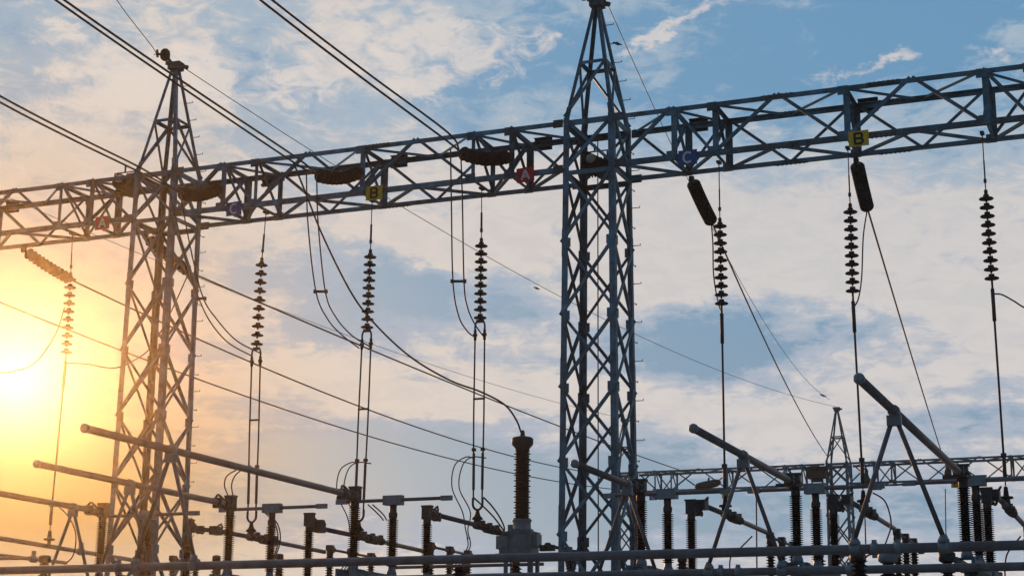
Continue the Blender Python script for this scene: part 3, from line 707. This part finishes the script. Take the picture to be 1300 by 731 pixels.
# ------------------------------------------------------------------ Y-direction phase buses: tube, A-frame, disconnector, rear bus
ZBUS = 3.30+EYE
BUS = [ # name, X, near end Y, A-frame Y, disconnector mid Y, clamp xyz index, label
 (-3.14, 17.25, 19.33, 26.55, 6, 'of the tallest A-frame at the right'),
 (-5.63, 19.80, 22.2, 26.75, 5, 'of the second A-frame right of the central tower'),
 (-8.05, 22.25, 24.6, 26.70, 4, 'in front of the central tower'),
 (-12.74, 17.38, 19.33, 26.15, 3, 'of the highest long tube in the left half'),
 (-15.35, 19.88, 22.2, 26.60, 2, 'of the middle tube in the left half'),
 (-18.15, 22.40, 24.6, 26.9, 1, 'of the lowest tube at far left')]
lab_tube = ['steep thick grey tube rising highest at the right, resting on the tallest A-frame', 'thick grey tube resting on the A-frame right of the central tower', 'short thick grey tube crossing in front of the central tower legs',
 'longest and highest sunlit tube in the left half, ending near the glowing tower', 'orange sunlit tube second in height at the left', 'golden sunlit tube lowest and leftmost of the three']
lab_af = ['tallest A-frame, standing on the nearer pipe at the right', 'A-frame of tubes between the central tower and the tallest A-frame', 'A-frame of tubes seen in front of the central tower',
 'orange A-frame under the highest left tube, in front of the glowing tower', 'orange A-frame under the second left tube', 'golden leftmost A-frame under the lowest left tube']
def bus_tube(X, y0, y1, z, lab):
    T = thing('bus_tube', (X, y0, z), lab, 'tube', 'thick bus tubes reaching towards the viewer')
    b = MB(); b.tube([(X, y0, z), (X, y1, z)], .050, 20); b.build('tube', ALU, T)
    b = MB(); b.lathe([(.056, .02), (.060, .0), (.060, -.03), (.045, -.05), (.01, -.055)], (X, y0+.02, z), (0, 1, 0), 18); b.build('end_cap', CASE, T)
def aframe(X, Y, lab, left, right):
    zt = ZBUS-.06; zb = 1.755+EYE
    T = thing('a_frame', (X, Y, zb), lab, 'A-frame', 'tubular A-frames on the low pipes')
    for s, dx in ((-1, left), (1, right)):
        p = Vector((X+s*.045, Y, zt-.10)); q = Vector((X+s*dx, Y, zb+.11))
        b = MB(); b.tube([p, q], .028, 14); b.build('leg', ALU, T)
        b = MB(); b.tube([q+(p-q).normalized()*.02, q-(p-q).normalized()*.03], .046, 12); b.lathe([(.066, 0), (.066, .035), (.05, .06)], (q.x, Y, zb+.045), n=16); b.lathe([(.06, -.06), (.066, -.05), (.066, .05), (.06, .06)], (q.x, Y, zb), (1, 0, 0), 14); b.build('foot_clamp', CASE, T)
    b = MB(); b.cbox((X, Y, zt-.05), .16, .08, .12); b.lathe([(.062, -.05), (.07, -.04), (.07, .04), (.062, .05)], (X, Y, ZBUS), (0, 1, 0), 16); b.build('top_clamp', CASE, T)
for k, (X, y0, ya, ym, ci, nm) in enumerate(BUS):
    bus_tube(X, y0, ym-1.42, ZBUS, lab_tube[k])
    aframe(X, ya, lab_af[k], .50 if k != 3 else .46, .48 if k != 3 else .44)
def disconnector(X, Y, label, blade_l=.95, blade_r=.95):
    T = thing('disconnector', (X, Y, 0), label, 'switch', 'three-post rotary disconnectors')
    zb = 2.12+EYE
    ys = (Y-1.42, Y, Y+1.38)
    for i, y in enumerate(ys):
        top = ZBUS-(.12 if i != 1 else .16)
        b = MB(); shedstack(b, (X, y, zb+.16), top-zb-.16-(.06 if i == 1 else .05), 26, .058, .098)
        o = b.build('post_insulator', PORC, T)
        b = MB(); b.lathe([(.085, 0), (.085, .05), (.06, .12), (.06, .17)], (X, y, zb), n=16); b.build('base_flange', CASE, o)
        b = MB()
        if i == 1: b.lathe([(.055, -.06), (.072, -.04), (.078, .03), (.06, .06), (.06, .18)], (X, y, top), n=16)
        else: b.lathe([(.06, -.07), (.07, -.05), (.07, .10), (.05, .12)], (X, y, top-.02), n=16)
        b.build('cap', FIT, o)
    # terminals
    for i, y in ((0, ys[0]), (2, ys[2])):
        b = MB(); b.cbox((X, y, ZBUS+.02), .15, .16, .22); b.cbox((X, y, ZBUS+.145), .20, .12, .03)
        s = -1 if i == 0 else 1
        b.lathe([(.065, 0), (.085, .02), (.085, .14), (.065, .17)], (X, y+s*.06, ZBUS), (0, s, 0), 14)
        b.tube(spline([(X-.07, y+s*.08, ZBUS+.07), (X-.12, y+s*.2, ZBUS+.15), (X-.08, y+s*.34, ZBUS+.10), (X-.05, y+s*.40, ZBUS+.03)], 5), .022, 8)
        b.tube(spline([(X+.07, y+s*.08, ZBUS+.05), (X+.13, y+s*.2, ZBUS-.04), (X+.09, y+s*.34, ZBUS-.08), (X+.05, y+s*.40, ZBUS-.03)], 5), .022, 8)
        b.cbox((X, y+s*.42, ZBUS), .14, .08, .15)
        if i == 0: b.cbox((X-.16, y-.1, ZBUS-.03), .22, .08, .05)
        b.build('terminal', FIT, T)
    zbl = ZBUS+.10
    b = MB(); b.tube([(X-blade_l, Y, zbl), (X+blade_r, Y, zbl)], .030, 14); o = b.build('blade', ALU, T)
    b = MB(); b.box((X+blade_r-.06, Y, zbl), (X+blade_r+.14, Y, zbl), .07, .08); b.build('contact', CASE, o)
    b = MB(); b.box((X-blade_l-.14, Y, zbl), (X-blade_l+.06, Y, zbl), .07, .08); b.build('contact', CASE, o)
    b = MB(); b.cbox((X, Y, zbl-.01), .33, .17, .15); b.cbox((X, Y, zbl+.07), .35, .12, .012); b.build('blade_housing', CASE, T)
    b = MB()
    for s in (-1, 1): b.box((X+s*.12, Y-1.75, zb-.08), (X+s*.12, Y+1.7, zb-.08), .05, .15)
    for y in ys: b.cbox((X, y, zb-.01), .34, .22, .02)
    b.build('base_frame', GALV, T)
    b = MB(); b.tube([(X+.2, Y, .3), (X+.2, Y, zb-.1)], .025, 8); b.cbox((X+.2, Y, 1.2), .3, .25, .45); b.build('operating_rod', CASE, T)
    for s in (-1, 1):
        b = MB(); b.tube([(X, Y+s*1.1, .1), (X, Y+s*1.1, zb-.16)], .10, 12); b.cbox((X, Y+s*1.1, .06), .5, .5, .12); b.cbox((X, Y+s*1.1, zb-.165), .3, .3, .02); b.build('support_post', GALV, T)
    return T
ld = ['disconnector switch of three ribbed posts at the right, under the tallest A-frame tube', 'disconnector switch of three ribbed posts midway between the two right A-frames', 'disconnector switch of three ribbed posts just right of the central tower',
      'disconnector switch of three ribbed posts left of the tall post bushing', 'reddish disconnector switch of three ribbed posts under the reddish insulator string', 'orange disconnector switch of three ribbed posts at the foot of the glowing tower']
d0 = None
for k, (X, y0, ya, ym, ci, nm) in enumerate(BUS):
    if d0 is None: d0 = disconnector(X, ym, ld[k])
    else: dup(d0, (X, ym, 0), ld[k])
# rear buses
lr = ['dark rear bus tube running down to the right edge', 'dark rear bus tube sloping behind the tallest A-frame', 'dark rear bus tube sloping behind the A-frame right of the central tower',
      'rear bus tube running to the grey tank of the tall post bushing', 'rear bus tube sloping down behind the double dropper under the middle B plate', 'reddish rear bus tube lowest behind the glowing disconnector']
CI = [6, 5, 4, 3, 2, 1]
for k, (X, y0, ya, ym, ci, nm) in enumerate(BUS):
    c_ = CLW[ci]; ys = ym+1.38+.40; ye = 33.0 if k != 3 else 31.3
    z = c_.z-.02
    T = thing('rear_bus', (c_.x, ys, ZBUS), lr[k], 'tube', 'rear bus tubes behind the disconnectors')
    slope = (z-ZBUS)/(YB-ys)
    pe = Vector((c_.x, ye, z-.03)); p0 = Vector((c_.x, ym+1.62, z))
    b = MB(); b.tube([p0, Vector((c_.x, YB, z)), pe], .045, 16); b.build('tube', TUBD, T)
    b = MB(); b.box((X, ym+1.40, ZBUS-.02), p0, .08, .08); b.box(p0-Vector((0, .10, 0)), p0+Vector((0, .16, 0)), .15, .16); b.tube([p0+Vector((.06, -.05, .06)), p0+Vector((.09, .06, .13)), p0+Vector((.03, .22, .08))], .02, 8); b.build('connector', FIT, T)
    for yy, rr, ln in ((YB, .080, .16), (YB+.26, .070, .12), (YB+.62, .092, .42), (YB+.98, .078, .14)):
        cc = Vector((c_.x, YB, z))+((pe-Vector((c_.x, YB, z))).normalized()*(yy-YB) if yy >= YB else (p0-Vector((c_.x, YB, z))).normalized()*(YB-yy))
        n_ = 5; b = MB(); prof = []
        for q in range(n_):
            o_ = -ln/2+q*ln/n_
            prof += [(rr*.72, o_), (rr, o_+.006), (rr, o_+ln/n_*.55), (rr*.72, o_+ln/n_*.7)]
        b.lathe(prof, cc, (0, 1, 0), 12); b.cbox(cc+Vector((0, 0, .05)), .08 if yy != YB else .12, .08, .14)
        b.build('expansion_fitting', FIT, T)
# second row of triple posts beyond
def postrow(X, Y, label, n=3, dy=1.0, z=ZBUS):
    T = thing('post_insulator_group', (X, Y, 0), label, 'insulator', 'second row of ribbed posts')
    for i in range(n):
        y = Y+i*dy; b = MB(); shedstack(b, (X, y, 3.75), z-.14-3.75, 18, .055, .095, 14); o = b.build('post_insulator', PORC, T)
        b = MB(); b.lathe([(.06, 0), (.075, .02), (.075, .12), (.06, .14)], (X, y, z-.15), n=14); b.cbox((X, y, z+.03), .13, .16, .12)
        b.lathe([(.03, 0), (.07, .02), (.07, .10), (.03, .12)], (X, y+.05, z), (0, 1, 0), 10); b.build('cap', FIT, o)
    b = MB(); b.box((X, Y-.3, 3.66), (X, Y+(n-1)*dy+.3, 3.66), .22, .14); b.build('base_frame', GALV, T)
    b = MB(); b.tube([(X, Y, z+.0), (X, Y+(n-1)*dy, z)], .028, 10); b.build('link', ALU, T)
    b = MB()
    for i in (0, n-1): b.tube([(X, Y+i*dy, .1), (X, Y+i*dy, 3.58)], .08, 12); b.cbox((X, Y+i*dy, .06), .45, .45, .12)
    b.build('support_post', GALV, T)
    return T
pr = postrow(CLW[5].x, 33.25, 'row of short ribbed posts at the end of the bus behind the tallest A-frame')
for ci, lab in ((4, 'row of short ribbed posts seen between the legs of the A-frame right of the tower'), (2, 'row of short ribbed posts low between the double dropper and the grey tank'), (1, 'row of short ribbed posts low beneath the middle disconnector'), (6, 'row of short ribbed posts just past the right edge'), (0, 'orange row of short ribbed posts low at the far left')):
    dup(pr, (CLW[ci].x, 33.25 if ci else 34.6, 0), lab)
# left-most buses in glare
for (a, b_, r, lab) in (((-30, 678), (172, 711), .050, 'golden bus tube low at the far left edge, clamped to the hanging rod'), ((-30, 701), (84, 714), .045, 'lowest golden bus tube at the far left edge')):
    p = PZ(*a, 3.35+EYE); q = PZ(*b_, 3.35+EYE); b = MB(); b.tube([p, q], r, 14)
    T = thing('rear_bus', p, lab, 'tube', 'rear bus tubes behind the disconnectors'); b.build('tube', ALU, T)
    b = MB()
    b.lathe([(.06, -.1), (.085, -.08), (.085, .08), (.06, .1)], lerp(p, q, .62), q-p, 12)
    b.cbox(lerp(p, q, .62)+Vector((0, 0, .1)), .08, .08, .2); b.build('expansion_fitting', CASE, T)
# thin X-direction pipes further back, low
def cross(px0, px1, Y, r, lab):
    p = PY(*px0, Y); q = PY(*px1, Y); q.z = p.z
    b = MB(); b.tube([p, q], r, 12); b.lathe([(r, 0), (r*1.5, .02), (r*1.5, .1), (r, .12)], p, (1, 0, 0), 12)
    tag(b.build('cross_pipe', ALU, origin=p), lab, 'pipe', 'thin cross pipes low in the background')
cross((496, 720), (690, 717), 33.0, .035, 'thin pipe low behind the near pipe left of the grey tank')
cross((1062, 703), (1098, 705), 30.5, .045, 'short thin pipe low between the two right A-frames')
cross((1165, 698), (1204, 702), 30.0, .045, 'short thin pipe low beside the foot of the tallest A-frame')
cross((-40, 710), (40, 709), 31.5, .035, 'thin golden pipe at the bottom left corner')
def capped(px, Y, lab, w=.13, h=.14, light=True):
    p = PY(*px, Y); T = thing('bushing_post', (p.x, Y, 0), lab, 'insulator', 'capped single posts low in the picture')
    b = MB(); shedstack(b, (p.x, Y, 3.0), p.z-h-3.0, max(4, int((p.z-h-3.0)/.055)), .07, .115, 16); o = b.build('post_insulator', PORC, T)
    b = MB(); b.lathe([(w*.7, 0), (w, .03), (w, h), (w*.8, h+.02), (w*.3, h+.03)], (p.x, Y, p.z-h), n=18); b.build('cap', CASE if light else FIT, T)
    b = MB(); b.tube([(p.x, Y, .1), (p.x, Y, 3.0)], .09, 12); b.cbox((p.x, Y, .06), .45, .45, .12); b.cbox((p.x, Y, 2.99), .3, .3, .03); b.build('support_post', GALV, T)
capped((1127, 701), 22.9, 'grey capped ribbed post between the pipes left of the tallest A-frame foot')
capped((1202, 702), 27.0, 'dark capped ribbed post right of the tallest A-frame foot', light=False)
capped((1089, 704), 27.5, 'dark capped ribbed post right of the middle disconnector', light=False)
capped((57, 706), 30.0, 'orange capped ribbed post at the bottom left corner', light=False)
capped((725, 699), 31.0, 'dark ribbed post low inside the central tower legs', light=False)
capped((1040, 702), 30.0, 'small dark post low behind the middle disconnector', .08, .1, light=False)
capped((592, 703), 33.6, 'small dark capped post low just left of the grey tank', .12, .12, light=False)
capped((655, 712), 28.0, 'small dark post low in front of the grey tank', .07, .10, light=False)
capped((866, 706), 31.0, 'small dark post low right of the central tower legs', .09, .12, light=False)
capped((275, 706), 31.5, 'small reddish dark post low beside the reddish disconnector', .09, .12, light=False)
capped((355, 704), 33.0, 'small dark post low between the left disconnector posts', .09, .12, light=False)
# ------------------------------------------------------------------ tall post bushing on its tank (current transformer)
cc = PY(661, 700, CTY); X = cc.x; zt0 = PY(655, 700, CTY).z; zt1 = PY(655, 676, CTY).z; zh = PY(663, 552, CTY).z; X = PY(663, 610, CTY).x
T = thing('current_transformer', (X, CTY, 0), 'tall dark ribbed post bushing on a grey tank left of the central tower', 'transformer')
b = MB(); b.cbox((X-.06, CTY, (zt0+zt1)/2-.02), .68, .46, zt1-zt0+.04); b.cbox((X-.06, CTY, zt1+.0), .73, .52, .025)
b.cbox((X-.28, CTY-.26, (zt0+zt1)/2), .18, .06, .26); b.cbox((X+.06, CTY-.24, (zt0+zt1)/2+.02), .30, .03, .24); b.cbox((X+.32, CTY, (zt0+zt1)/2+.02), .12, .26, .26)
for k in range(5): b.cbox((X-.35+k*.15, CTY-.236, zt1-.045), .03, .02, .03)
b.cbox((X-.45, CTY, (zt0+zt1)/2), .14, .2, .26)
b.build('tank', CASE, T)
b = MB(); b.lathe([(.24, 0), (.24, .05), (.19, .07), (.18, .20), (.20, .22), (.20, .25), (.15, .26)], (X, CTY, zt1+.01), n=24); b.cbox((X-.16, CTY-.22, zt1+.08), .10, .04, .13); b.build('turret', CASE, T)
b = MB(); zb0 = zt1+.26; shedstack(b, (X, CTY, zb0), zh-.30-zb0, 26, .135, .178, 28, .97, True); b.build('bushing', PORC, T)
b = MB(); b.lathe([(.14, 0), (.15, .05), (.19, .09), (.215, .12), (.222, .17), (.222, .24), (.19, .27), (.08, .29), (.05, .31), (.04, .40), (.02, .42)], (X, CTY, zh-.32), n=28); b.build('head', FIT, T)
b = MB(); b.cbox((X+.55, CTY, zt0+.06), .3, .12, .12); b.lathe([(.05, 0), (.07, .02), (.07, .1), (.05, .12)], (X+.5, CTY, zt0+.1), (1, 0, 0), 12); b.tube([(X+.5, CTY, zt0+.12), (X+.95, CTY, zt0+.02)], .035, 10); b.cbox((X+.98, CTY, zt0), .16, .14, .14); b.build('terminal', FIT, T)
b = MB()
for sx in (-.3, .3):
    for sy in (-.22, .22): b.angle((X+sx, CTY+sy, .1), (X+sx, CTY+sy, zt0-.05), .09, (-sx, 0, 0), (0, -sy, 0))
b.box((X-.45, CTY, zt0-.09), (X+.45, CTY, zt0-.09), .6, .08)
for k in range(3): b.angle((X-.3, CTY-.22, .3+k*1.2), (X+.3, CTY-.22, 1.4+k*1.2), .05, (0, 0, 1), (0, 1, 0)); b.angle((X+.3, CTY-.22, .3+k*1.2), (X-.3, CTY-.22, 1.4+k*1.2), .05, (0, 0, 1), (0, 1, 0))
b.cbox((X, CTY, .06), 1.0, .9, .12)
b.build('support_frame', GALV, T)
for s, lab in ((0, 'left'), (13, 'right')):
    J('jumper_cable', [(601+s, 631), (612+s*.9, 641), (626+s*.6, 655), (636+s*.3, 668), (640, 674)], [YB, 30.2, 30.8, 31.4, 31.7], .016, lab+' cable of the short pair from the double dropper to the grey tank')
# loop cables beside the droppers
gl2 = 'looping cable pairs at the droppers'
def loops(x0, y0, sg, lab, Y=YB-.12):
    for i, (dx, nm) in enumerate(((0, 'outer'), (9, 'inner'))):
        w = 28-i*8
        J('loop_cable', [(x0+i*16, y0), (x0-10+i*8, y0-1), (x0-w+4+i*2, y0+10), (x0-w+1+i*1, y0+38), (x0-w+14+i*2, y0+68), (x0-10+i*3, y0+90), (x0-7+i*2, y0+103)], [Y]*7, .012, nm+' '+lab, group=gl2)
        J('loop_cable', [(x0-8+i*3, y0+100), (x0-7+i*3, y0+112), (x0-14+i*3, y0+124), (x0-28+i*5, y0+142)], [Y]*4, .012, nm+' lower tail of '+lab, group=gl2)
loops(601, 581, 1, 'looping cable left of the dropper beside the tall bushing')
loops(455, 588, 1, 'looping cable left of the dropper under the middle B plate')
for i in (0, 1):
    J('loop_cable', [(300+i*8, 596-i), (288+i*10, 604), (285+i*9, 616), (290+i*6, 630)], [26.]*4, .012, ('left' if i == 0 else 'right')+' small looping cable on the reddish disconnector head', group=gl2)
    J('loop_cable', [(336+i*3, 650), (349+i*3, 664), (353+i*3, 682), (350+i*2, 700), (338+i*2, 728)], [28.]*5, .013, ('left' if i == 0 else 'right')+' cable hanging behind the reddish disconnector', group=gl2)
    J('loop_cable', [(467+i*6, 640), (480+i*6, 652), (487+i*4, 660)], [26.6]*3, .012, ('lower' if i == 0 else 'upper')+' short cable at the middle disconnector head', group=gl2)
J('loop_cable', [(69, 638), (85, 653), (95, 672), (96, 690), (92, 706), (82, 716)], [28.]*6, .013, 'golden cable curving from the leftmost tube down to its rear bus', group=gl2)
J('loop_cable', [(1108, 625), (1122, 634), (1129, 650), (1131, 668), (1124, 690)], [31.]*5, .014, 'dark cable hooking down right of the middle dropper', group=gl2)
J('loop_cable', [(955, 680), (940, 695), (928, 706), (926, 725)], [31.]*4, .014, 'dark cable sagging between the legs of the right A-frame', group=gl2)
J('loop_cable', [(1296, 680), (1280, 700), (1276, 716), (1276, 735)], [30.]*4, .014, 'dark cable curving down at the right bottom corner', group=gl2)
J('loop_cable', [(1120, 700), (1100, 706), (1096, 724)], [27.]*3, .014, 'dark cable curving left of the grey capped post', group=gl2)
for (px, Y, y1, lab) in (((960, 625), 40, 730, 'thin vertical rod behind the right A-frame'), ((1200, 620), 60, 690, 'thin vertical rod hanging behind the tallest A-frame'), ((1098, 655), 45, 690, 'thin vertical rod hanging right of the middle disconnector')):
    wire('earth_wire', [PY(*px, Y), PY(px[0]+1, y1, Y)], .018, lab, 'wire')
# a small dark fitting hanging on the far beam
for px, lab in (((898, 615), 'small dark dead-end insulator on the far beam by the right A-frame'), ((1037, 599), 'dark boxy fitting on the far beam at the peaked tower'), ((1203, 598), 'dark boxy fitting on the far beam beside the tallest A-frame tube'), ((1100, 606), 'small dark fitting on the far beam right of the peaked tower')):
    p = PY(*px, FY-.3); T = thing('far_fitting', p, lab, 'insulator', 'dark fittings on the far beam')
    b = MB(); long = px[0] == 898
    if long: b.lathe([(.05, -.6), (.16, -.5), (.19, -.3), (.19, .4), (.14, .55), (.05, .65)], p, (1, .1, .18), 14)
    elif px[0] == 1037: b.cbox(p+Vector((0, 0, -.08)), .85, .5, .42); b.cbox(p+Vector((0, 0, .18)), 1.05, .6, .10); b.cbox(p+Vector((0, 0, -.36)), .5, .4, .16)
    else: b.lathe([(.17, -.38), (.20, -.30), (.15, -.05), (.09, .15), (.06, .42)], p, (0, 0, 1), 14)
    b.build('body', RUBB, T)
    b = MB(); b.tube([p, p+Vector((0, .3, .35))], .05, 8); b.build('bracket', FIT, T)
# ------------------------------------------------------------------ birds
def bird(px, Y, label, k=1.0, face=1):
    p = PY(*px, Y); b = MB()
    prof = [(.004, -.17), (.020, -.13), (.030, -.07), (.048, 0), (.052, .05), (.040, .10), (.028, .125), (.034, .15), (.030, .18), (.014, .198), (.003, .225)]
    b.lathe([(r*k, z*k) for r, z in prof], p, (-face, 0, .42), 14)
    o = tag(b.build('bird', FEA, origin=p), label, 'bird', None)
    b = MB()
    for s in (-.012, .012): b.tube([p+Vector((0, s, -.02)), p+Vector((.01, s, -.085*k))], .004, 5)
    l = b.build('leg', FEA, None, origin=p); l.parent = o; l.location = (0, 0, 0)
bird((784.5, 56), YB+1.6, 'small dark bird perched on the shield wire right of the central tower top', .6)
bird((682, 366), 42, 'tiny dark bird on the thin wire just left of the central tower', .55)
bird((1045.5, 502), 75.5, 'tiny dark bird on the wire just above the distant tower peak', .85)
# ------------------------------------------------------------------ haze
hz = MB(); x0, x1, y0, y1, z0, z1 = -41, 14, -8, 86, -1, 17.5
hz.add([(x0, y0, z0), (x1, y0, z0), (x1, y1, z0), (x0, y1, z0), (x0, y0, z1), (x1, y0, z1), (x1, y1, z1), (x0, y1, z1)],
       [(3, 2, 1, 0), (4, 5, 6, 7), (0, 1, 5, 4), (1, 2, 6, 5), (2, 3, 7, 6), (3, 0, 4, 7)])
hm = bpy.data.materials.new('haze_air'); hm.use_nodes = True; n = hm.node_tree; n.nodes.clear()
pv = n.nodes.new('ShaderNodeVolumePrincipled'); pv.inputs['Color'].default_value = (.95, .93, .90, 1)
pv.inputs['Density'].default_value = .00050; pv.inputs['Anisotropy'].default_value = .95
om = n.nodes.new('ShaderNodeOutputMaterial'); n.links.new(pv.outputs[0], om.inputs['Volume'])
tag(hz.build('haze', hm), kind='stuff')
